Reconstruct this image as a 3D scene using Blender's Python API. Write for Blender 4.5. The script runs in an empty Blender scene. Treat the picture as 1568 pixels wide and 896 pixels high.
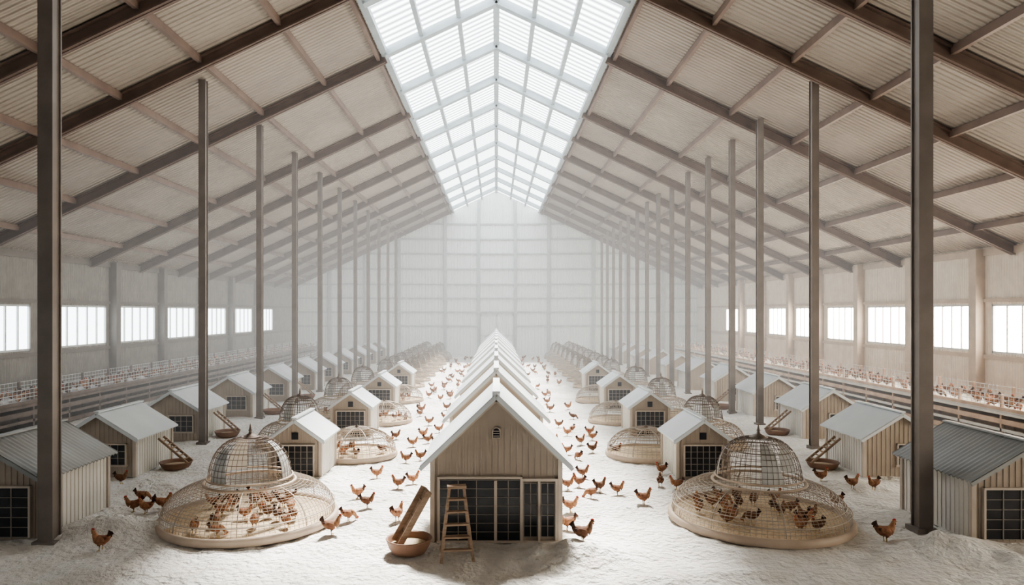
import bpy, math, random
from mathutils import Vector, Matrix, noise
random.seed(7)
scene = bpy.context.scene
COL = scene.collection
try:
    scene.view_settings.look = 'AgX - Medium High Contrast'
except Exception as e: print(e)

# ------------------------------------------------------------------ constants
CAM_H = 3.1
F = 1060.0            # focal length in px of a 1568-wide frame
YF = 50.0             # far wall
Y0 = -7.0             # near (open) end
WX = 14.54            # side wall
RZ = 11.85            # ridge height
SL = 0.47
SKX = 3.11
SKY0 = 15.6  # skylight starts out of view, set to keep the foreground dim
def zr(x): return RZ - SL*abs(x)

# ------------------------------------------------------------------ materials
def new_mat(name):
    m = bpy.data.materials.new(name); m.use_nodes = True
    nt = m.node_tree
    for n in list(nt.nodes): nt.nodes.remove(n)
    out = nt.nodes.new('ShaderNodeOutputMaterial')
    return m, nt, out
def pmat(name, c1, c2=None, rough=0.7, metal=0.0, nscale=3.0, bump=0.0, bscale=40.0,
         wave=None, wbump=0.3, rand=0.0, stretch=(1,1,1), spec=0.3, bdist=0.03):
    m, nt, out = new_mat(name)
    N, L = nt.nodes, nt.links
    b = N.new('ShaderNodeBsdfPrincipled'); L.new(b.outputs[0], out.inputs[0])
    b.inputs['Roughness'].default_value = rough
    b.inputs['Metallic'].default_value = metal
    b.inputs['Specular IOR Level'].default_value = spec
    tc = N.new('ShaderNodeTexCoord')
    mp = N.new('ShaderNodeMapping'); L.new(tc.outputs['Object'], mp.inputs[0])
    mp.inputs['Scale'].default_value = stretch
    if c2 is None: c2 = tuple(v*0.85 for v in c1)
    nz = N.new('ShaderNodeTexNoise'); nz.inputs['Scale'].default_value = nscale
    nz.inputs['Detail'].default_value = 5
    L.new(mp.outputs[0], nz.inputs['Vector'])
    cr = N.new('ShaderNodeValToRGB')
    cr.color_ramp.elements[0].position = 0.35; cr.color_ramp.elements[1].position = 0.65
    cr.color_ramp.elements[0].color = (*c2, 1); cr.color_ramp.elements[1].color = (*c1, 1)
    L.new(nz.outputs['Fac'], cr.inputs[0])
    src = cr.outputs[0]
    if rand > 0:
        oi = N.new('ShaderNodeObjectInfo')
        mr = N.new('ShaderNodeMapRange'); mr.inputs['To Min'].default_value = 1-rand; mr.inputs['To Max'].default_value = 1+rand
        L.new(oi.outputs['Random'], mr.inputs[0])
        hs = N.new('ShaderNodeHueSaturation'); L.new(mr.outputs[0], hs.inputs['Value']); L.new(src, hs.inputs['Color'])
        src = hs.outputs[0]
    L.new(src, b.inputs['Base Color'])
    prev = None
    if wave:
        axis, sc = wave
        wv = N.new('ShaderNodeTexWave'); wv.bands_direction = axis; wv.inputs['Scale'].default_value = sc
        L.new(tc.outputs['Object'], wv.inputs['Vector'])
        bp = N.new('ShaderNodeBump'); bp.inputs['Strength'].default_value = min(wbump,1.0); bp.inputs['Distance'].default_value = 0.03 if wbump<=1 else 0.06
        L.new(wv.outputs['Fac'], bp.inputs['Height']); prev = bp
    if bump > 0:
        n2 = N.new('ShaderNodeTexNoise'); n2.inputs['Scale'].default_value = bscale; n2.inputs['Detail'].default_value = 7
        L.new(tc.outputs['Object'], n2.inputs['Vector'])
        b2 = N.new('ShaderNodeBump'); b2.inputs['Strength'].default_value = bump; b2.inputs['Distance'].default_value = bdist
        L.new(n2.outputs['Fac'], b2.inputs['Height'])
        if prev: L.new(prev.outputs[0], b2.inputs['Normal'])
        prev = b2
    if prev: L.new(prev.outputs[0], b.inputs['Normal'])
    return m

M = {}
M['floor']  = pmat('sawdust_floor', (0.84,0.83,0.80), (0.74,0.71,0.66), rough=0.95, nscale=2.6, bump=1.0, bscale=12, bdist=0.11)
M['deck']   = pmat('roof_deck_sheet', (0.44,0.385,0.325), (0.375,0.325,0.275), rough=0.65, nscale=0.6, wave=('Y',2.0), wbump=1.2)
M['steel']  = pmat('brown_steel', (0.18,0.13,0.108), (0.14,0.10,0.083), rough=0.5, nscale=2)
M['purlin'] = pmat('purlin_steel', (0.24,0.18,0.15), (0.19,0.14,0.12), rough=0.5, nscale=2)
M['post']   = pmat('post_steel', (0.22,0.19,0.17), (0.17,0.145,0.13), rough=0.4, nscale=2)
M['skybar'] = pmat('skylight_bar', (0.46,0.52,0.55), (0.40,0.46,0.49), rough=0.5)
M['wallL']  = pmat('wall_sheet_grey_shaded', (0.25,0.23,0.20), (0.205,0.19,0.165), rough=0.7, wave=('Y',3.0), wbump=0.6)  # left wall: its shade is put into the colour
M['wallR']  = pmat('wall_sheet_cream_sunlit', (0.74,0.65,0.54), (0.66,0.57,0.47), rough=0.7, wave=('Y',3.0), wbump=0.6)  # right wall: warm sunlight is put into the colour
M['wallB']  = pmat('wall_sheet_white', (0.78,0.82,0.81), (0.72,0.76,0.76), rough=0.7, wave=('X',3.0), wbump=0.5)
M['girt']   = pmat('girt_grey', (0.45,0.49,0.49), (0.40,0.44,0.44), rough=0.6)
M['pilL']   = pmat('pilaster_grey_shaded', (0.17,0.15,0.13), rough=0.6)  # left pilasters, coloured as if in shade
M['pilR']   = pmat('pilaster_cream_sunlit', (0.52,0.42,0.33), rough=0.6)  # right pilasters, coloured as if sunlit
M['frame']  = pmat('window_frame_paint', (0.62,0.63,0.62), rough=0.5)
M['coopS']  = pmat('coop_siding_beige_shaded', (0.44,0.375,0.31), (0.38,0.32,0.262), rough=0.75, nscale=2)  # coop gable ends: beige with their shadow mixed into the colour
M['coopW']  = pmat('coop_siding_white', (0.78,0.75,0.70), (0.70,0.67,0.62), rough=0.75, nscale=2)
M['roofW']  = pmat('coop_roof_pale', (0.66,0.70,0.72), (0.60,0.64,0.66), rough=0.45, nscale=1.5)
M['roofG']  = pmat('coop_roof_grey', (0.36,0.37,0.37), (0.29,0.30,0.30), rough=0.45, nscale=1.5)
M['trim']   = pmat('coop_trim', (0.56,0.49,0.42), rough=0.6)
M['dark']   = pmat('dark_glass', (0.025,0.027,0.035), (0.015,0.016,0.02), rough=0.25, spec=0.5)
M['bars']   = pmat('window_bar', (0.30,0.27,0.24), rough=0.5)
M['wire']   = pmat('cage_wire', (0.46,0.40,0.34), (0.38,0.33,0.28), rough=0.45, metal=0.2)
M['wireD']  = pmat('cage_wire_dark', (0.20,0.16,0.135), rough=0.45, metal=0.3)
M['tray']   = pmat('cage_tray', (0.54,0.44,0.35), (0.45,0.36,0.28), rough=0.55)
M['straw']  = pmat('straw_bedding', (0.80,0.67,0.49), (0.62,0.47,0.31), rough=0.95, nscale=22, bump=0.8, bscale=60)
M['panel']  = pmat('cage_panel', (0.66,0.66,0.64), rough=0.4)
M['wood']   = pmat('weathered_wood', (0.36,0.26,0.19), (0.25,0.175,0.12), rough=0.8, nscale=6, stretch=(1,1,6))
M['bowl']   = pmat('feed_bowl_clay', (0.27,0.16,0.11), (0.20,0.115,0.08), rough=0.6)
M['feed']   = pmat('grain_feed', (0.60,0.50,0.36), (0.45,0.36,0.25), rough=0.95, nscale=40, bump=0.6, bscale=90)
M['railL']  = pmat('conveyor_brown_shaded', (0.20,0.155,0.13), (0.14,0.108,0.09), rough=0.45)  # left conveyor: brown with the darker side's shade mixed in
M['railR']  = pmat('conveyor_tan_sunlit', (0.62,0.45,0.33), (0.46,0.32,0.23), rough=0.45)  # right conveyor: brown lightened, warm light mixed into the colour
M['railT']  = pmat('conveyor_top_sunlit', (0.72,0.68,0.62), rough=0.5)  # right-hand rails only, bright glow painted into the colour
M['hen']    = pmat('hen_feathers', (0.29,0.145,0.08), (0.16,0.07,0.04), rough=0.8, nscale=18, rand=0.5)
M['henD']   = pmat('hen_tail_feathers', (0.10,0.045,0.03), (0.045,0.025,0.02), rough=0.7, nscale=20, rand=0.4)
M['henN']   = pmat('hen_hackle', (0.37,0.20,0.11), (0.24,0.12,0.065), rough=0.8, nscale=25, rand=0.5)
M['comb']   = pmat('hen_comb', (0.50,0.03,0.025), rough=0.6)
M['leg']    = pmat('hen_leg', (0.60,0.42,0.16), rough=0.6)
M['eye']    = pmat('hen_eye', (0.01,0.01,0.01), rough=0.2)

def glow_mat(name, col, strength, transp, wave=None):
    m, nt, out = new_mat(name); N, L = nt.nodes, nt.links
    e = N.new('ShaderNodeEmission'); e.inputs[0].default_value = (*col,1); e.inputs[1].default_value = strength
    if wave:
        tc = N.new('ShaderNodeTexCoord'); wv = N.new('ShaderNodeTexWave'); wv.bands_direction = wave[0]
        wv.inputs['Scale'].default_value = wave[1]
        L.new(tc.outputs['Object'], wv.inputs['Vector'])
        mr = N.new('ShaderNodeMapRange'); mr.inputs['To Min'].default_value = strength*wave[2]; mr.inputs['To Max'].default_value = strength
        L.new(wv.outputs['Fac'], mr.inputs[0]); L.new(mr.outputs[0], e.inputs[1])
    t = N.new('ShaderNodeBsdfTransparent'); mx = N.new('ShaderNodeMixShader'); mx.inputs[0].default_value = transp
    L.new(e.outputs[0], mx.inputs[1]); L.new(t.outputs[0], mx.inputs[2]); L.new(mx.outputs[0], out.inputs[0])
    return m
M['sky']  = glow_mat('skylight_polycarbonate', (0.93,0.98,1.0), 14.0, 0.5, wave=('Y',1.0,0.22))
M['winL'] = glow_mat('window_pane_cool', (0.88,0.96,1.0), 7.0, 0.2)
M['winR'] = glow_mat('window_pane_warm', (1.0,0.90,0.75), 32.0, 0.2)

# ------------------------------------------------------------------ mesh builder
class MB:
    def __init__(s): s.v=[]; s.f=[]; s.m=[]; s.sm=[]; s.mats=[]
    def mi(s, k):
        if k not in s.mats: s.mats.append(k)
        return s.mats.index(k)
    def add(s, vs, fs, mat, smooth=False):
        o=len(s.v); s.v.extend([tuple(p) for p in vs]); k=s.mi(mat)
        for f in fs: s.f.append([i+o for i in f]); s.m.append(k); s.sm.append(smooth)
    def box(s, x0,x1,y0,y1,z0,z1, mat):
        vs=[(x0,y0,z0),(x1,y0,z0),(x1,y1,z0),(x0,y1,z0),(x0,y0,z1),(x1,y0,z1),(x1,y1,z1),(x0,y1,z1)]
        s.add(vs,[(3,2,1,0),(4,5,6,7),(0,1,5,4),(1,2,6,5),(2,3,7,6),(3,0,4,7)],mat)
    def beam(s, a, b, w, h, mat, up=(0,0,1)):
        a=Vector(a); b=Vector(b); d=(b-a).normalized(); u=Vector(up)
        sd=d.cross(u).normalized(); u2=sd.cross(d).normalized()
        vs=[]
        for p in (a,b):
            for sx,sz in ((-1,-1),(1,-1),(1,1),(-1,1)): vs.append(p+sd*sx*w/2+u2*sz*h/2)
        s.add(vs,[(0,1,2,3),(7,6,5,4),(0,4,5,1),(1,5,6,2),(2,6,7,3),(3,7,4,0)],mat)
    def tube(s, pts, r, mat, n=5, closed=False, r2=None):
        pts=[Vector(p) for p in pts]; N=len(pts); vs=[]; fs=[]
        for i,p in enumerate(pts):
            a=pts[i-1] if (i>0 or closed) else p; b=pts[(i+1)%N] if (i<N-1 or closed) else p
            d=(b-a).normalized(); ref=Vector((0,0,1)) if abs(d.z)<0.9 else Vector((1,0,0))
            sd=d.cross(ref).normalized(); u=sd.cross(d)
            rr=r if r2 is None else r+(r2-r)*i/(N-1)
            for k in range(n):
                t=2*math.pi*k/n; vs.append(p+sd*math.cos(t)*rr+u*math.sin(t)*rr)
        for i in range(N if closed else N-1):
            j=(i+1)%N
            for k in range(n): fs.append((i*n+k,i*n+(k+1)%n,j*n+(k+1)%n,j*n+k))
        if not closed:
            fs.append(tuple(range(n))[::-1]); fs.append(tuple((N-1)*n+k for k in range(n)))
        s.add(vs,fs,mat,n>4)
    def lathe(s, prof, mat, n=32, smooth=True):
        vs=[];fs=[]
        for r,z in prof:
            for k in range(n):
                t=2*math.pi*k/n; vs.append((r*math.cos(t),r*math.sin(t),z))
        for i in range(len(prof)-1):
            for k in range(n): fs.append((i*n+k,i*n+(k+1)%n,(i+1)*n+(k+1)%n,(i+1)*n+k))
        s.add(vs,fs,mat,smooth)
    def loft(s, rings, mat, n=12, cap=True):
        vs=[];fs=[];R=len(rings)
        for i,(x,z,ry,rp) in enumerate(rings):
            a=rings[max(i-1,0)]; b=rings[min(i+1,R-1)]
            d=Vector((b[0]-a[0],0,b[1]-a[1])).normalized(); nrm=Vector((-d.z,0,d.x))
            for k in range(n):
                t=2*math.pi*k/n; vs.append(Vector((x,0,z))+Vector((0,1,0))*ry*math.cos(t)+nrm*rp*math.sin(t))
        for i in range(R-1):
            for k in range(n): fs.append((i*n+k,i*n+(k+1)%n,(i+1)*n+(k+1)%n,(i+1)*n+k))
        if cap: fs.append(tuple(range(n))[::-1]); fs.append(tuple((R-1)*n+k for k in range(n)))
        s.add(vs,fs,mat,True)
    def ellipsoid(s,c,rx,ry,rz,mat,n=10,m=6,rot=None):
        vs=[];fs=[];c=Vector(c)
        for i in range(m+1):
            ph=math.pi*i/m
            for k in range(n):
                t=2*math.pi*k/n; p=Vector((rx*math.cos(ph),ry*math.sin(ph)*math.cos(t),rz*math.sin(ph)*math.sin(t)))
                if rot: p=rot@p
                vs.append(c+p)
        for i in range(m):
            for k in range(n): fs.append((i*n+k,(i+1)*n+k,(i+1)*n+(k+1)%n,i*n+(k+1)%n))
        s.add(vs,fs,mat,True)
    def mesh(s,name):
        me=bpy.data.meshes.new(name); me.from_pydata(s.v,[],s.f)
        for k in s.mats: me.materials.append(M[k])
        me.polygons.foreach_set('material_index',s.m); me.polygons.foreach_set('use_smooth',s.sm)
        me.update(); return me
    def obj(s,name,loc=(0,0,0),rot=0,parent=None):
        return place(s.mesh(name),name,loc,rot,parent)
def place(me,name,loc=(0,0,0),rot=0,parent=None,scale=None):
    o=bpy.data.objects.new(name,me); o.location=loc; o.rotation_euler=(0,0,rot)
    if scale: o.scale=scale
    COL.objects.link(o)
    if parent: o.parent=parent
    return o
def empty(name,loc=(0,0,0)):
    e=bpy.data.objects.new(name,None); e.location=loc; COL.objects.link(e); return e

# ------------------------------------------------------------------ floor
PILES=[(-5.40,9.70,0.75,0.45,0.27),(5.75,8.95,0.8,0.40,0.22),(0.95,8.72,0.75,0.35,0.21),(7.0,8.5,0.9,0.4,0.16),
       (-6.0,12.2,0.6,0.4,0.14),(6.3,12.3,0.6,0.4,0.14),(-7.2,8.6,0.8,0.5,0.16),(-6.2,15.2,0.5,0.5,0.08),(6.9,15.0,0.4,0.4,0.08),
       (-4.6,8.2,1.0,0.3,0.08),(3.3,8.1,1.2,0.3,0.07)]
def fh(x,y):
    h=0.0
    for px,py,sx,sy,a in PILES:
        q=((x-px)/sx)**2+((y-py)/sy)**2
        if q<9: h+=a*math.exp(-q*1.3)*(1+0.45*noise.noise(Vector((x*5,y*5,3))))
    h+=0.038*noise.noise(Vector((x*1.2,y*1.2,0)))+0.030*noise.noise(Vector((x*3.3,y*3.3,9)))
    if y<16: h+=0.016*noise.noise(Vector((x*7,y*7,4)))
    return h
def frange(a,b,st):
    n=int(round((b-a)/st)); return [a+(b-a)*i/n for i in range(n)]
xs=frange(-WX,-9,0.5)+frange(-9,9,0.07)+frange(9,WX,0.5)+[WX]
ys=frange(Y0,6.5,0.5)+frange(6.5,16,0.07)+frange(16,30,0.2)+frange(30,YF,0.5)+[YF]
fb=MB(); nx=len(xs)
vs=[(x,y,fh(x,y)) for y in ys for x in xs]
fs=[(j*nx+i,j*nx+i+1,(j+1)*nx+i+1,(j+1)*nx+i) for j in range(len(ys)-1) for i in range(nx-1)]
fb.add(vs,fs,'floor',True); fb.obj('floor')

# ------------------------------------------------------------------ roof
rb=MB()
for sg in (-1,1):
    T=0.08
    def slab(xa,xb,ya,yb,mat):
        a=[(sg*xa,ya,zr(xa)),(sg*xb,ya,zr(xb)),(sg*xb,yb,zr(xb)),(sg*xa,yb,zr(xa))]
        v=a+[(p[0],p[1],p[2]+T) for p in a]
        rb.add(v,[(0,1,2,3),(7,6,5,4),(0,4,5,1),(1,5,6,2),(2,6,7,3),(3,7,4,0)],mat)
    slab(SKX,WX+0.3,Y0,YF,'deck')
    slab(0,SKX,Y0,SKY0,'deck')  # opaque ridge strip out of view, added to shade the foreground
rb.obj('ceiling')
sb=MB()
for sg in (-1,1):
    v=[(0,SKY0,RZ),(sg*SKX,SKY0,zr(SKX)),(sg*SKX,YF,zr(SKX)),(0,YF,RZ)]
    sb.add(v,[(0,1,2,3)],'sky')
for k in range(0,15):
    y=6.4+3.2*k
    if y>YF-0.3 or y<SKY0: continue
    for sg in (-1,1): sb.beam((0,y,RZ-0.12),(sg*SKX,y,zr(SKX)-0.12),0.24,0.22,'skybar')
for sg in (-1,1):
    for fx in (0.0,1/3,2/3,1.0):
        x=SKX*fx
        if fx==0 and sg==1: continue
        w=0.12 if 0<fx<1 else 0.18
        sb.beam((sg*x,SKY0,zr(x)-0.08),(sg*x,YF-0.05,zr(x)-0.08),w,0.14,'skybar')
sb.obj('skylight')

FR=[2.0,6.0,9.4,12.6,15.3,19.4,24.8,28.2,31.6,35.0,38.4,41.8,45.2,48.6]
fm=MB()
for y in FR:
    for sg in (-1,1):
        xa=SKX
        a=Vector((sg*xa,y,zr(xa)-0.17)); b=Vector((sg*(WX-0.05),y,zr(WX)-0.17))
        off=Vector((0,0,0.13))
        fm.beam(a,b,0.03,0.3,'steel'); fm.beam(a-off,b-off,0.17,0.035,'steel'); fm.beam(a+off,b+off,0.17,0.035,'steel')
fm.obj('roof_rafters')
pm=MB()
for sg in (-1,1):
    for x in (3.3,4.8,6.55,8.3,10.05,11.8,13.4):
        pm.beam((sg*x,Y0,zr(x)-0.09),(sg*x,YF-0.1,zr(x)-0.09),0.09,0.16,'purlin')
pm.obj('roof_purlins')

# ------------------------------------------------------------------ posts
def ipost(x,y,w=0.08):
    b=MB(); h=zr(x)-0.05; f=w*0.25
    b.box(-w,w,-w,-w+f,0,h,'post'); b.box(-w,w,w-f,w,0,h,'post'); b.box(-w*0.75,w*0.75,-w+f,w-f,0,h,'post')
    b.box(-w*1.5,w*1.5,-w*1.5,w*1.5,-0.04,0.05,'post')
    b.obj('support_post',(x,y,0))
ipost(-6.0,9.3,0.1)
for y in (16.3,20.2,23.7,27.1,30.5,33.9,37.3,40.7,44.1,47.5): ipost(-6.9,y)
ipost(6.05,9.84,0.1)
for y in (15.8,19.05,21.3,23.7,26.2,28.6,31.0,33.3,35.6,38,40.4,42.8,45.2,47.6): ipost(7.25,y)

# ------------------------------------------------------------------ side walls + windows
WL=[(-1,1.9),(2.9,5.8),(6.8,9.7),(10.7,13.6),(14.8,17.7),(18.9,21.6),(22.9,25.8),(26.5,29.5),(30.3,33.4),(34.3,37.2),(38.1,41.2),(42.1,45.0)]
WR=[(-1,1.9),(2.9,5.8),(6.6,9.2),(10.0,12.8),(13.6,16.4),(17.4,20.3),(21.2,23.5),(24.5,27.1),(27.9,30.4),(31.4,33.6),(34.3,36.9),(38.0,40.2),(41.2,43.8)]
wn=1
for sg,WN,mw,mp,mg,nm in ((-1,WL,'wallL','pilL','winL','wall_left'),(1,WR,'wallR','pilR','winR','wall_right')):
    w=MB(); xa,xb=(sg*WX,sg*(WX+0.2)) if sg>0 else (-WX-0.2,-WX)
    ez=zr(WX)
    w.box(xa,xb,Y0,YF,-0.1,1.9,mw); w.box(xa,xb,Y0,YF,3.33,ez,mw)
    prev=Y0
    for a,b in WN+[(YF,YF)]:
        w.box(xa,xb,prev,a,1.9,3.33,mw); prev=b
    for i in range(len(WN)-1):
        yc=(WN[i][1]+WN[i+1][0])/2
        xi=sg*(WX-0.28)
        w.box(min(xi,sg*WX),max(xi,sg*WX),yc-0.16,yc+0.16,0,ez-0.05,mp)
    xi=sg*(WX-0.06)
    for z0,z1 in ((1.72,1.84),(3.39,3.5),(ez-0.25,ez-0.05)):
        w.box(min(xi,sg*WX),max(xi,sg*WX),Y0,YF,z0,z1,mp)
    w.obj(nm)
    for a,b in WN:
        q=MB(); x=sg*(WX+0.06)
        q.add([(x,a,1.9),(x,b,1.9),(x,b,3.33),(x,a,3.33)],[(0,1,2,3)],mg)
        def fbx(y0,y1,z0,z1,d=0.05):
            q.box(sg*(WX+0.03)-d/2,sg*(WX+0.03)+d/2,y0,y1,z0,z1,'frame')
        fbx(a,b,1.9,1.96,0.08); fbx(a,b,3.27,3.33,0.08); fbx(a,a+0.06,1.9,3.33,0.08); fbx(b-0.06,b,1.9,3.33,0.08)
        for k in range(1,5):
            y=a+(b-a)*k/5; fbx(y-0.025,y+0.025,1.96,3.27)
        q.obj('window_%d'%wn); wn+=1

# ------------------------------------------------------------------ back wall
w=MB()
v=[(-WX,YF,-0.1),(WX,YF,-0.1),(WX,YF,zr(WX)),(0,YF,RZ),(-WX,YF,zr(WX))]
v2=[(p[0],YF+0.2,p[2]) for p in v]
w.add(v+v2,[(0,1,2,3,4),(9,8,7,6,5),(0,5,6,1),(1,6,7,2),(2,7,8,3),(3,8,9,4),(4,9,5,0)],'wallB')
for px in (-12,-9.4,-6.98,-3.68,-1.27,1.37,3.77,6.98,9.4,12):
    w.box(px-0.11,px+0.11,YF-0.14,YF,0,zr(px)-0.05,'girt')
for z in (3.1,4.1,5.1,6.2,7.3,8.35,9.45):
    hw=WX if z<zr(WX) else (RZ-z)/SL
    hw=min(hw,WX)
    w.box(-hw+0.05,hw-0.05,YF-0.1,YF,z-0.05,z+0.05,'girt')
for a,b in ((-WX+.05,-1.3),(1.4,WX-.05)): w.box(a,b,YF-0.1,YF,2.05,2.15,'girt')
w.obj('wall_back')
d=MB()
d.box(-1.14,1.24,YF-0.20,YF-0.15,0.05,2.9,'wallB')
for x in (-1.14,0.0,1.17): d.box(x,x+0.07,YF-0.24,YF-0.20,0.05,2.9,'frame')
for z in (0.08,1.4,2.83): d.box(-1.14,1.24,YF-0.24,YF-0.20,z,z+0.07,'frame')
d.obj('door_1')

# ------------------------------------------------------------------ coops
def coop_mesh(name,w,dep,eave,ridge,over,roofmat,side,front,style,rib=True,fo=0.15):
    b=MB(); hw=w/2; E=hw+over; s=(ridge-eave)/E
    hz=ridge-s*hw-0.02; rz_=ridge-0.02
    v=[(-hw,0,0),(hw,0,0),(hw,0,hz),(0,0,rz_),(-hw,0,hz)]; v2=[(p[0],dep,p[2]) for p in v]
    b.add(v,[(0,1,2,3,4)],front); b.add(v2,[(4,3,2,1,0)],front)
    b.add([v[1],v2[1],v2[2],v[2]],[(0,1,2,3)],side); b.add([v[0],v2[0],v2[4],v[4]],[(3,2,1,0)],side)
    n=int(dep/0.09)
    for i in range(1,n):
        y=dep*i/n
        b.box(hw,hw+0.01,y-0.012,y+0.012,0.02,hz-0.02,side); b.box(-hw-0.01,-hw,y-0.012,y+0.012,0.02,hz-0.02,side)
    n=int(w/0.08)
    for i in range(1,n):
        x=-hw+w*i/n; top=ridge-s*abs(x)-0.05
        b.box(x-0.01,x+0.01,-0.01,0,0.02,top,front)
    for x in (-hw,hw):
        b.box(x-0.03,x+0.03,-0.03,0.03,0,hz,'trim'); b.box(x-0.03,x+0.03,dep-0.03,dep+0.03,0,hz,'trim')
    T=0.03
    for sg in (-1,1):
        L=dep+2*fo
        K=int(L/0.02) if rib else 1
        vs=[];fs=[]
        for i in range(K+1):
            y=-fo+L*i/K; dz=0.011*math.sin(2*math.pi*y/0.09) if rib else 0
            vs+= [(0,y,ridge+dz),(sg*E,y,eave+dz),(sg*E,y,eave-T+dz),(0,y,ridge-T+dz)]
        for i in range(K):
            o=i*4; q=o+4
            fs+=[(o,o+1,q+1,q),(o+1,o+2,q+2,q+1),(o+2,o+3,q+3,q+2)]
        fs+=[(0,1,2,3),(K*4+3,K*4+2,K*4+1,K*4)]
        b.add(vs,fs,roofmat,rib)
        b.beam((0,-fo,ridge-T-0.02),(sg*E,-fo,eave-T-0.02),0.025,0.05,roofmat)
    b.beam((0,-fo,ridge+0.012),(0,dep+fo,ridge+0.012),0.10,0.025,roofmat)
    def grid(x0,x1,z0,z1,nx,nz,th=0.018):
        b.box(x0,x1,-0.02,-0.005,z0,z1,'dark')
        for i in range(nx+1):
            x=x0+(x1-x0)*i/nx; b.box(x-th/2,x+th/2,-0.034,-0.02,z0,z1,'bars')
        for i in range(nz+1):
            z=z0+(z1-z0)*i/nz; b.box(x0,x1,-0.032,-0.02,z-th/3,z+th/3,'bars')
    def frame(x0,x1,z0,z1,t=0.04):
        b.box(x0-t,x0,-0.05,0,z0,z1+t,'trim'); b.box(x1,x1+t,-0.05,0,z0,z1+t,'trim'); b.box(x0-t,x1+t,-0.055,0,z1,z1+t,'trim')
    if style=='main':
        grid(-0.76,-0.02,0.03,0.84,3,7,0.010); grid(0.0,0.32,0.03,0.84,2,7,0.010)
        grid(0.37,0.55,0.08,0.80,2,5,0.010); grid(0.6,0.78,0.08,0.80,2,5,0.010)
        b.box(-0.03,0.01,-0.05,0,0.03,0.84,'trim')
        frame(-0.76,0.32,0.0,0.86,0.03); frame(0.36,0.79,0.0,0.83,0.035)
        b.box(0.56,0.59,-0.05,0,0,0.83,'trim')
        for x in (0.545,0.605): b.box(x-0.006,x+0.006,-0.065,-0.035,0.38,0.5,'wireD')
        b.box(-0.8,0.83,-0.05,0,0,0.03,'trim')
        vs=[(-0.045,-0.03,1.41),(0.045,-0.03,1.41)]+[(0.045*math.cos(t),-0.03,1.5+0.045*math.sin(t)) for t in [math.pi*i/8 for i in range(9)]]
        b.add(vs,[tuple(range(len(vs)))],'dark')
        b.tube([(p[0]*1.1,-0.03,p[2]) for p in vs],0.008,'trim',n=5,closed=True)
        for i in range(3): b.box(-0.04,0.04,-0.036,-0.03,1.43+i*0.033,1.438+i*0.033,'trim')
        for sg in (-1,1): b.beam((0,-0.03,ridge-0.11),(sg*hw,-0.03,hz-0.07),0.02,0.05,'trim')
    elif style=='small':
        grid(-hw*0.72,hw*0.72,0.04,hz*0.80,6,5,0.012); frame(-hw*0.72,hw*0.72,0.04,hz*0.80,0.025)
        b.box(-0.06,0.06,-0.02,0,hz*0.95,hz*0.95+0.13,'dark')
    elif style=='side':
        grid(-0.05,hw*0.75,hz*0.30,hz*0.78,4,3,0.014); frame(-0.05,hw*0.75,hz*0.30,hz*0.78,0.025)
        b.box(-0.1,hw*0.80,-0.06,0,hz*0.26,hz*0.30,'trim')
    elif style=='barn':
        grid(-hw*0.8,hw*0.8,0.05,hz*0.80,5,5,0.012); frame(-hw*0.8,hw*0.8,0.05,hz*0.80,0.03)
    return b.mesh(name)

main=coop_mesh('chicken_coop_main',1.72,1.5,1.07,2.03,0.15,'roofW','coopW','coopS','main',rib=False,fo=0.2)
for i,y in enumerate((9.33,13.2,16.9,20.5,24.1,27.7,31.3,34.9,38.5,42.1,45.6)):
    place(main,'chicken_coop',(0,y,0))
small=coop_mesh('chicken_coop_small',0.95,1.15,0.72,1.12,0.09,'roofW','coopW','coopS','small',rib=False,fo=0.08)
side=coop_mesh('chicken_coop_side',1.35,1.45,0.74,1.22,0.10,'roofW','coopW','coopS','side',rib=False,fo=0.1)
barn=coop_mesh('chicken_coop_barn',1.5,1.6,0.86,1.36,0.10,'roofG','coopW','coopS','barn',rib=True,fo=0.12)
place(barn,'chicken_coop',(-6.15-0.75-0.03,9.4,0))
place(barn,'chicken_coop',(6.4+0.75,9.3,0))
sideL=[(-6.78,13.0),(-7.1,16.6),(-7.2,20.4),(-7.2,24.0),(-7.2,27.5),(-7.2,31.0),(-7.2,34.5),(-7.2,38.0),(-7.2,41.5),(-7.2,45)]
for x,y in sideL: place(side,'chicken_coop',(x-0.68,y,0))
for x,y in [(6.9,13.0),(7.5,16.9),(7.6,20.4),(7.6,24),(7.6,27.5),(7.6,31),(7.6,34.5),(7.6,38),(7.6,41.5),(7.6,45)]:
    o=place(side,'chicken_coop',(x+0.68,y,0)) 
for x,y in [(-3.75,12.9),(-3.65,17.35),(-3.75,22.2),(-3.8,27.0),(3.85,12.9),(3.85,17.35),(3.95,22.2),(3.95,27.0)]:
    place(small,'chicken_coop',(x,y,0))

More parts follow.
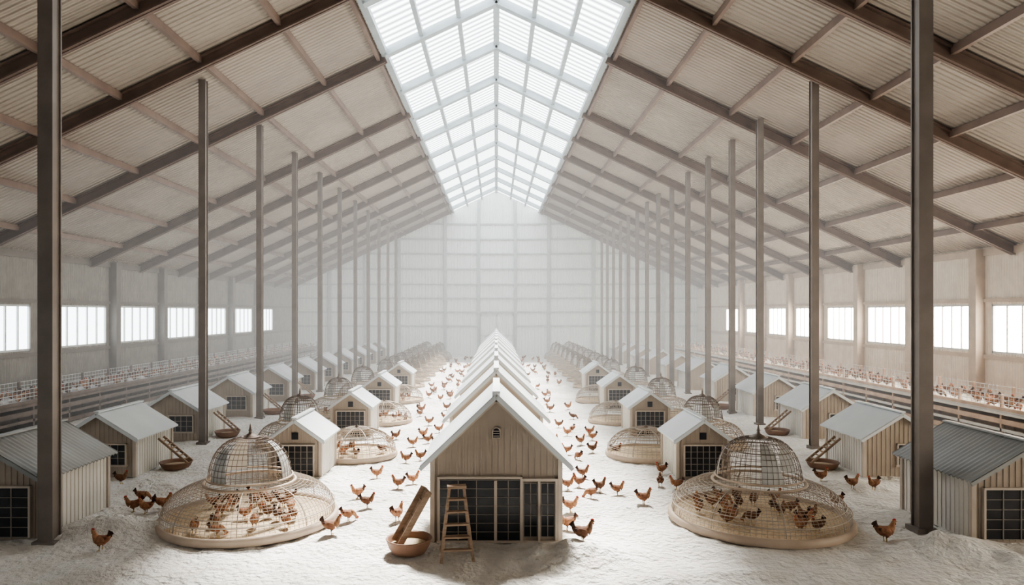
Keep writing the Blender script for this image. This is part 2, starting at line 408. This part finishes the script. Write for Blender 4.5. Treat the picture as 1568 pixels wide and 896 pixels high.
# ------------------------------------------------------------------ dome cages
def dome_mesh(name,tall=True,NM=110,rw=0.0033,R=1.25):
    b=MB()
    b.lathe([(R+0.02,0.0),(R+0.06,0.03),(R+0.06,0.09),(R+0.04,0.12),(R-0.0,0.12),(R-0.03,0.07)],'tray',n=64)
    b.lathe([(R-0.03,0.07),(0.6,0.075),(0.001,0.08)],'straw',n=64)
    RU=0.62 if tall else 0.05
    ZL=0.46 if tall else 0.52
    def P(t,ang): 
        r=RU+(R-RU)*math.cos(t*math.pi/2); z=0.13+ZL*math.sin(t*math.pi/2)
        return (r*math.cos(ang),r*math.sin(ang),z)
    S=8
    for k in range(NM):
        a=2*math.pi*k/NM; b.tube([P(i/S,a) for i in range(S+1)],rw,'wire',n=4)
    NP=16 if NM>80 else 10
    for j in range(1,NP+1):
        t=j/(NP+1); n=64; b.tube([P(t,2*math.pi*k/n) for k in range(n)],rw*(1.0 if j!=5 else 2.2),'wire',n=4,closed=True)
    for k in range(8):
        a=2*math.pi*k/8+0.2; b.tube([P(i/S,a) for i in range(S+1)],rw*2.2,'wire',n=5)
    b.tube([(R*math.cos(2*math.pi*k/64),R*math.sin(2*math.pi*k/64),0.25) for k in range(64)],0.008,'wire',n=5,closed=True)
    if tall:
        z0=0.59
        for z,r,rr in ((z0,0.66,0.022),(z0+0.075,0.62,0.014)):
            b.tube([(r*math.cos(2*math.pi*k/48),r*math.sin(2*math.pi*k/48),z) for k in range(48)],rr,'tray',n=6,closed=True)
        def Q(t,ang):
            r=0.10+0.5*math.cos(t*math.pi/2)**0.85; z=z0+0.07+0.58*math.sin(t*math.pi/2)
            return (r*math.cos(ang),r*math.sin(ang),z)
        NU=48; ru=max(rw,0.004)
        for k in range(NU):
            a=2*math.pi*k/NU; b.tube([Q(i/S,a) for i in range(S+1)],ru,'wireD',n=4)
        for j in range(1,10): b.tube([Q(j/10,2*math.pi*k/48) for k in range(48)],ru*(1 if j!=5 else 2),'wireD',n=4,closed=True)
        for a0 in (-2.35,-0.35,2.0):
            vs=[];fs=[]
            for i in range(7):
                for k in range(4):
                    p=Q(i/8,a0+0.18*k-0.02*i*k*0.6); vs.append((p[0]*0.985,p[1]*0.985,p[2]))
            for i in range(6):
                for k in range(3): fs.append((i*4+k,i*4+k+1,(i+1)*4+k+1,(i+1)*4+k))
            b.add(vs,fs,'panel',True)
        zt=z0+0.65
        b.tube([(0.12*math.cos(2*math.pi*k/24),0.12*math.sin(2*math.pi*k/24),zt) for k in range(24)],0.014,'wireD',n=6,closed=True)
        b.lathe([(0.11,zt),(0.09,zt+0.03),(0.03,zt+0.055),(0.02,zt+0.09),(0.03,zt+0.10),(0.02,zt+0.12),(0.004,zt+0.2)],'wireD',n=16)
    else:
        zt=0.13+ZL
        b.lathe([(0.09,zt-0.01),(0.06,zt+0.03),(0.015,zt+0.06),(0.003,zt+0.12)],'wireD',n=14)
        b.tube([(0.35*math.cos(2*math.pi*k/32),0.35*math.sin(2*math.pi*k/32),0.13+ZL*0.97) for k in range(32)],0.012,'wire',n=5,closed=True)
    return b.mesh(name)
tall=dome_mesh('dome_cage_tall'); tall2=dome_mesh('dome_cage_mid',NM=56,rw=0.0058); low=dome_mesh('dome_pen',tall=False,NM=52,rw=0.0058)
domes=[]
def dome(me,x,y,s,sz=None,rot=0):
    place(me,'dome_cage' if me is not low else 'wire_pen',(x,y,0),rot,scale=(s,s,sz or s)); domes.append((x,y,s*1.25))
dome(tall,-3.66,10.3,0.98,1.0); dome(tall,3.90,10.3,1.0,1.0,0.5)
for sg,ox in ((-1,0),(1,0.22)):
    for x,y,s,me,sz in [(3.0,14.9,0.66,low,0.95),(4.6,16.2,0.76,tall2,0.92),(3.15,19.5,0.60,low,0.9),(4.75,20.9,0.72,tall2,0.9),
                     (3.3,24.0,0.60,low,0.9),(4.85,25.2,0.70,tall2,0.9)]:
        dome(me,sg*(x+ox),y,s,sz,random.random())
    y=28.6; k=0
    while y<48:
        dome(tall2,sg*(4.0+ox+(0.75 if k%2 else -0.25)),y,0.62,0.86); k+=1; y+=1.25

# ------------------------------------------------------------------ hens
def hen_mesh(name,peck=False,detail=True):
    b=MB(); n=12 if detail else 8
    body=[(-0.135,0.225,0.012,0.018),(-0.115,0.205,0.034,0.036),(-0.08,0.178,0.056,0.054),(-0.035,0.155,0.071,0.066),(0.01,0.148,0.075,0.071),(0.05,0.155,0.068,0.066)]
    if not peck:
        neck=[(0.05,0.155,0.068,0.066),(0.08,0.178,0.053,0.053),(0.098,0.208,0.038,0.039),(0.108,0.236,0.029,0.03),(0.115,0.258,0.0245,0.026),(0.128,0.274,0.0235,0.023),(0.146,0.276,0.017,0.017),(0.155,0.274,0.009,0.009)]
        head=Vector((0.13,0,0.273)); bk=[(0.152,0.275),(0.178,0.266)]; cu=Vector((0,0,1)); cf=Vector((1,0,0))
    else:
        neck=[(0.05,0.155,0.068,0.066),(0.088,0.150,0.052,0.050),(0.118,0.128,0.037,0.037),(0.138,0.10,0.028,0.028),(0.150,0.074,0.024,0.025),(0.160,0.053,0.022,0.022),(0.168,0.038,0.016,0.016),(0.171,0.03,0.009,0.009)]
        head=Vector((0.16,0,0.052)); bk=[(0.170,0.033),(0.176,0.006)]; cf=Vector((0.35,0,-0.94)); cu=Vector((0.94,0,0.35))
    b.loft(body,'hen',n); b.loft(neck,'henN',n)
    p=Vector((bk[0][0],0,bk[0][1])); q=Vector((bk[1][0],0,bk[1][1])); b.tube([p,q],0.009,'leg',n=6,r2=0.001)
    prof=[(-0.022,0.018),(-0.026,0.036),(-0.014,0.030),(-0.008,0.046),(0.002,0.033),(0.010,0.044),(0.016,0.029),(0.024,0.034),(0.026,0.014)]
    for sg in (-1,1):
        vs=[head+cf*a+cu*c+Vector((0,sg*0.003,0)) for a,c in prof]
        b.add(vs,[tuple(range(len(vs))) if sg<0 else tuple(range(len(vs)))[::-1]],'comb')
        b.ellipsoid(head+cf*0.017-cu*0.028+Vector((0,sg*0.007,0)),0.007,0.004,0.014,'comb',n=6,m=4)
        b.ellipsoid(head+cf*0.008+cu*0.005+Vector((0,sg*0.0215,0)),0.004,0.002,0.004,'eye',n=6,m=4)
        R=Matrix.Rotation(math.radians(16),3,'Y')
        b.ellipsoid((-0.025,sg*0.066,0.165),0.082,0.016,0.045,'hen',n=10,m=6,rot=R)
        b.ellipsoid((-0.075,sg*0.058,0.182),0.06,0.012,0.024,'henD',n=8,m=5,rot=Matrix.Rotation(math.radians(24),3,'Y'))
        y=sg*0.032
        b.tube([(0.0,y,0.13),(0.012,y,0.085),(0.0,y,0.062)],0.036,'hen',n=8,r2=0.012)
        b.tube([(0.0,y,0.068),(0.008,y,0.010)],0.0065,'leg',n=5)
        for a in (-0.5,0,0.5,math.pi):
            Lh=0.038 if a!=math.pi else 0.02
            b.tube([(0.008,y,0.010),(0.008+Lh*math.cos(a),y+Lh*math.sin(a),0.004)],0.005,'leg',n=4,r2=0.002)
    for i,(a,yy) in enumerate([(58,-0.022),(48,-0.03),(66,-0.01),(72,0.0),(66,0.01),(58,0.022),(48,0.03),(38,-0.02),(38,0.02)]):
        r=math.radians(a); L=0.105-abs(yy)*0.8
        base=Vector((-0.095,yy*0.6,0.20)); tip=base+Vector((-math.cos(r)*L,yy*0.9,math.sin(r)*L)); mid=(base+tip)/2+Vector((-0.012,0,0.008))
        wv=Vector((math.sin(r),0,math.cos(r)))*0.014
        vs=[base-wv*0.6,base+wv*0.6,mid-wv,mid+wv,tip-wv*0.7+Vector((-.004,0,-.01)),tip+wv*0.7]
        b.add(vs,[(0,1,3,2),(2,3,5,4)],'henD')
    return b.mesh(name)
henA=hen_mesh('hen_standing'); henB=hen_mesh('hen_pecking',True)
def g(px,py):
    d=F*CAM_H/(py-478.0); return (px-760)*d/F,d
HENS=[(155,843,170,1.15,0),(205,784,200,1.1,0),(218,770,20,1,1),(224,785,175,1.05,0),(249,781,10,1.1,0),(185,743,0,1,0),
(507,822,15,1.15,0),(533,801,30,1,1),(562,780,10,1,0),(548,762,200,1,0),(608,799,60,1.1,0),(610,749,170,1,0),(632,741,20,1,0),(577,730,0,1,0),
(622,709,180,1,0),(644,704,200,1,0),(632,683,10,1,0),(655,678,30,1,0),(621,645,90,1,0),(657,652,180,1,0),
(892,845,10,1.25,0),(869,811,185,1.1,0),(873,784,350,1.05,0),(869,752,10,1,0),(887,747,150,1,0),(905,763,190,1,1),(918,753,20,1,0),(892,733,5,1,0),
(945,756,0,1,0),(985,773,10,1.1,0),(1011,745,80,1,0),(1013,725,200,1,0),(943,694,0,1,0),(907,694,20,1,0),(868,695,170,1,0),(889,682,30,1,0),
(903,667,0,1,0),(869,668,200,1,0),(1036,752,170,1,0),(1355,835,5,1.25,0),(1257,742,0,1.05,0),(1305,753,10,1.05,0),(1338,752,200,1.05,0),(1281,778,190,1,0)]
placed=[]
for px,py,a,s,k in HENS:
    x,y=g(px,py); placed.append((x,y))
    place(henB if k else henA,'hen',(x,y,fh(x,y)-0.003),math.radians(a),scale=(s*0.80,)*3)
flock=empty('hen_flock')
def okpos(x,y,md):
    for a,b in placed:
        if (a-x)**2+(b-y)**2<md*md: return False
    for a,b,r in domes:
        if (a-x)**2+(b-y)**2<(r+0.22)**2: return False
    return True
cnt=0
while cnt<84:
    sg=random.choice((-1,1)); y=14.5+32*random.random()**1.2; x=sg*(1.25+random.random()*(1.3 if y<28 else 1.6))
    if not okpos(x,y,0.55): continue
    placed.append((x,y)); cnt+=1
    s=random.uniform(0.75,0.88)
    place(random.choice((henA,henA,henB)),'hen',(x,y,fh(x,y)-0.003),random.random()*6.28,flock,(s,s,s))
for (cx,cy,r) in domes[:14]:
    n=22 if cy<12 else 6
    pts=[];t=0
    while len(pts)<n and t<900:
        t+=1; a=random.random()*6.283; rr=(r-0.28)*math.sqrt(random.random())
        x=cx+rr*math.cos(a); y=cy+rr*math.sin(a)-0.05
        if all((x-p)**2+(y-q)**2>0.03 for p,q in pts): pts.append((x,y))
    for x,y in pts:
        s=random.uniform(0.68,0.8); place(random.choice((henA,henA,henB)),'hen',(x,y,0.078),random.random()*6.28,flock,(s,s,s))

# ------------------------------------------------------------------ long caged conveyor lines
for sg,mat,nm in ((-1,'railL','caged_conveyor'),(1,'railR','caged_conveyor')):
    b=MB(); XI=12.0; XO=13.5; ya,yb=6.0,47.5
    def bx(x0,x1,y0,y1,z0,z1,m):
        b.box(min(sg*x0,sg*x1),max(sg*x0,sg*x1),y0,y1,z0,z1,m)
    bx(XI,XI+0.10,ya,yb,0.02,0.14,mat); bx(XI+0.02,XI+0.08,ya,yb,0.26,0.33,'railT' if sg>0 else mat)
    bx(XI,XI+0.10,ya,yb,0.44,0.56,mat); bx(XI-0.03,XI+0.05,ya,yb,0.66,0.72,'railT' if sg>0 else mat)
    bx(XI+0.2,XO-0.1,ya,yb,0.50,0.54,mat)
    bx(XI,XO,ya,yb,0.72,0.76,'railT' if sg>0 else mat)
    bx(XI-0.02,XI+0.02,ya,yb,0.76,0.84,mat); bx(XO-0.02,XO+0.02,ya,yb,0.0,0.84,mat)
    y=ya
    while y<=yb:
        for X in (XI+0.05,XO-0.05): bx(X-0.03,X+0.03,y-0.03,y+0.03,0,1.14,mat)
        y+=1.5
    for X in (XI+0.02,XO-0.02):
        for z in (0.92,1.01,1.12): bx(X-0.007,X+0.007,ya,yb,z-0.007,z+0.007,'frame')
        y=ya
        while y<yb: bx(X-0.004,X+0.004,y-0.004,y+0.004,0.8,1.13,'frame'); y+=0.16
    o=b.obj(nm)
    y=13.0
    while y<46.5:
        for X in (12.3,12.75,13.15):
            if random.random()<0.75:
                place(random.choice((henA,henA,henB)),'hen',(sg*(X+random.uniform(-.1,.1)),y+random.uniform(-.1,.1),0.76),random.random()*6.28,flock,(0.85,)*3)
        y+=0.40

# ------------------------------------------------------------------ step ladder, feed bowls, ramps
b=MB(); H=0.9
for sg in (-1,1):
    b.beam((sg*0.20,-0.16,0),(sg*0.09,0,H),0.035,0.03,'wood',up=(0,1,0)); b.beam((sg*0.19,0.26,0),(sg*0.09,0.02,H-0.03),0.028,0.025,'wood',up=(0,1,0))
for i in range(1,6):
    t=i/6; hw=0.20-0.11*t; b.box(-hw,hw,-0.16+0.16*t-0.04,-0.16+0.16*t+0.03,H*t-0.01,H*t+0.012,'wood')
b.box(-0.12,0.12,-0.06,0.06,H-0.01,H+0.02,'wood')
b.beam((-0.17,0.2,0.22),(0.17,0.2,0.22),0.02,0.02,'wood'); b.tube([(0.17,-0.1,0.35),(0.165,0.17,0.35)],0.006,'wireD',n=5)
b.obj('step_ladder',(-0.50,8.72,0.0),0.12)

def bowl_build(b,r,h):
    b.lathe([(0.001,0.0),(r*0.72,0.0),(r*0.9,h*0.45),(r,h),(r*1.03,h+0.01),(r*1.0,h+0.02),(r*0.93,h),(r*0.84,h*0.55)],'bowl',n=36)
    b.lathe([(r*0.84,h*0.6),(r*0.4,h*0.68),(0.001,h*0.75)],'feed',n=36)
b=MB(); bowl_build(b,0.29,0.17)
def chute(b,a,c,w):
    a=Vector(a);c=Vector(c); d=(c-a).normalized(); s=Vector((0.45,-0.85,0)); s=(s-d*s.dot(d)).normalized(); n=d.cross(s).normalized()
    if n.z<0: n=-n
    def slat(off,ww,th):
        vs=[]
        for p in (a,c):
            for i,j in ((-1,-1),(1,-1),(1,1),(-1,1)): vs.append(p+off+s*i*ww/2+n*j*th/2)
        b.add(vs,[(0,1,2,3),(7,6,5,4),(0,4,5,1),(1,5,6,2),(2,6,7,3),(3,7,4,0)],'wood')
    slat(Vector((0,0,0)),w,0.014)
    for k in (-1,1): slat(s*k*w/2+n*0.035,0.016,0.08)
    for t in (0.2,0.5,0.8):
        p=a.lerp(c,t)+n*0.012; b.beam(p-s*w/2,p+s*w/2,0.02,0.012,'wood')
chute(b,(-0.13,-0.02,0.10),(0.25,0.06,0.78),0.22)
b.obj('feed_bowl',(-1.13,8.95,0.0))
rm=MB(); bowl_build(rm,0.30,0.13)
a=Vector((0.28,0,0.13)); c=Vector((-0.30,0.0,0.62))
for k in (-0.11,0.11): rm.beam(a+Vector((0,k,0)),c+Vector((0,k,0)),0.03,0.04,'wood')
for i in range(1,7): 
    p=a.lerp(c,i/7); rm.beam(p+Vector((0,-0.12,0.01)),p+Vector((0,0.12,0.01)),0.03,0.02,'wood')
rmesh=rm.mesh('feed_bowl_ramp')
for x,y in [(-6.36,13.75),(-6.72,17.3),(-6.8,21.1),(-6.8,24.8)]: place(rmesh,'feed_bowl',(x,y,-0.01),0.0)
for x,y in [(6.48,13.75),(7.1,17.5),(7.2,22.2)]: place(rmesh,'feed_bowl',(x,y,-0.01),math.pi)

# ------------------------------------------------------------------ self-lit haze (homogeneous volume, glows to whiten the far end)
HZ=0.0055
hb=MB(); hx=14.1
sec=[(-hx,0.3),(hx,0.3),(hx,zr(hx)-0.6),(0,RZ-0.6),(-hx,zr(hx)-0.6)]
v=[(x,15.0,z) for x,z in sec]+[(x,YF-0.4,z) for x,z in sec]
M['haze'],nt,out=new_mat('glowing_haze')
ab=nt.nodes.new('ShaderNodeVolumeAbsorption'); ab.inputs[0].default_value=(0,0,0,1); ab.inputs[1].default_value=HZ
em=nt.nodes.new('ShaderNodeEmission'); em.inputs[0].default_value=(1.0,0.99,0.96,1); em.inputs[1].default_value=HZ*2.1  # emission stands in for light scattered by the air
ad=nt.nodes.new('ShaderNodeAddShader'); nt.links.new(ab.outputs[0],ad.inputs[0]); nt.links.new(em.outputs[0],ad.inputs[1]); nt.links.new(ad.outputs[0],out.inputs['Volume'])
hb.add(v,[(0,1,2,3,4),(9,8,7,6,5),(0,5,6,1),(1,6,7,2),(2,7,8,3),(3,8,9,4),(4,9,5,0)],'haze')
hb.obj('glowing_haze')

# ------------------------------------------------------------------ light
wd=bpy.data.worlds.new('sky'); scene.world=wd; wd.use_nodes=True
bg=wd.node_tree.nodes['Background']; bg.inputs[0].default_value=(0.90,0.95,1.0,1); bg.inputs[1].default_value=0.22
sd=bpy.data.lights.new('sun','SUN'); sd.energy=48.0; sd.color=(1.0,0.96,0.90); sd.angle=math.radians(8)
so=bpy.data.objects.new('sun',sd); COL.objects.link(so)
so.rotation_euler=Vector((-0.05,-0.60,-0.80)).to_track_quat('-Z','Y').to_euler(); so.location=(0,60,40)

# ------------------------------------------------------------------ camera
cd=bpy.data.cameras.new('camera'); cd.sensor_width=36; cd.lens=36*F/1568; cd.shift_x=24/1568; cd.shift_y=30/1568
cd.clip_end=300
co=bpy.data.objects.new('camera',cd); COL.objects.link(co); co.location=(0,0,CAM_H); co.rotation_euler=(math.pi/2,0,0)
scene.camera=co
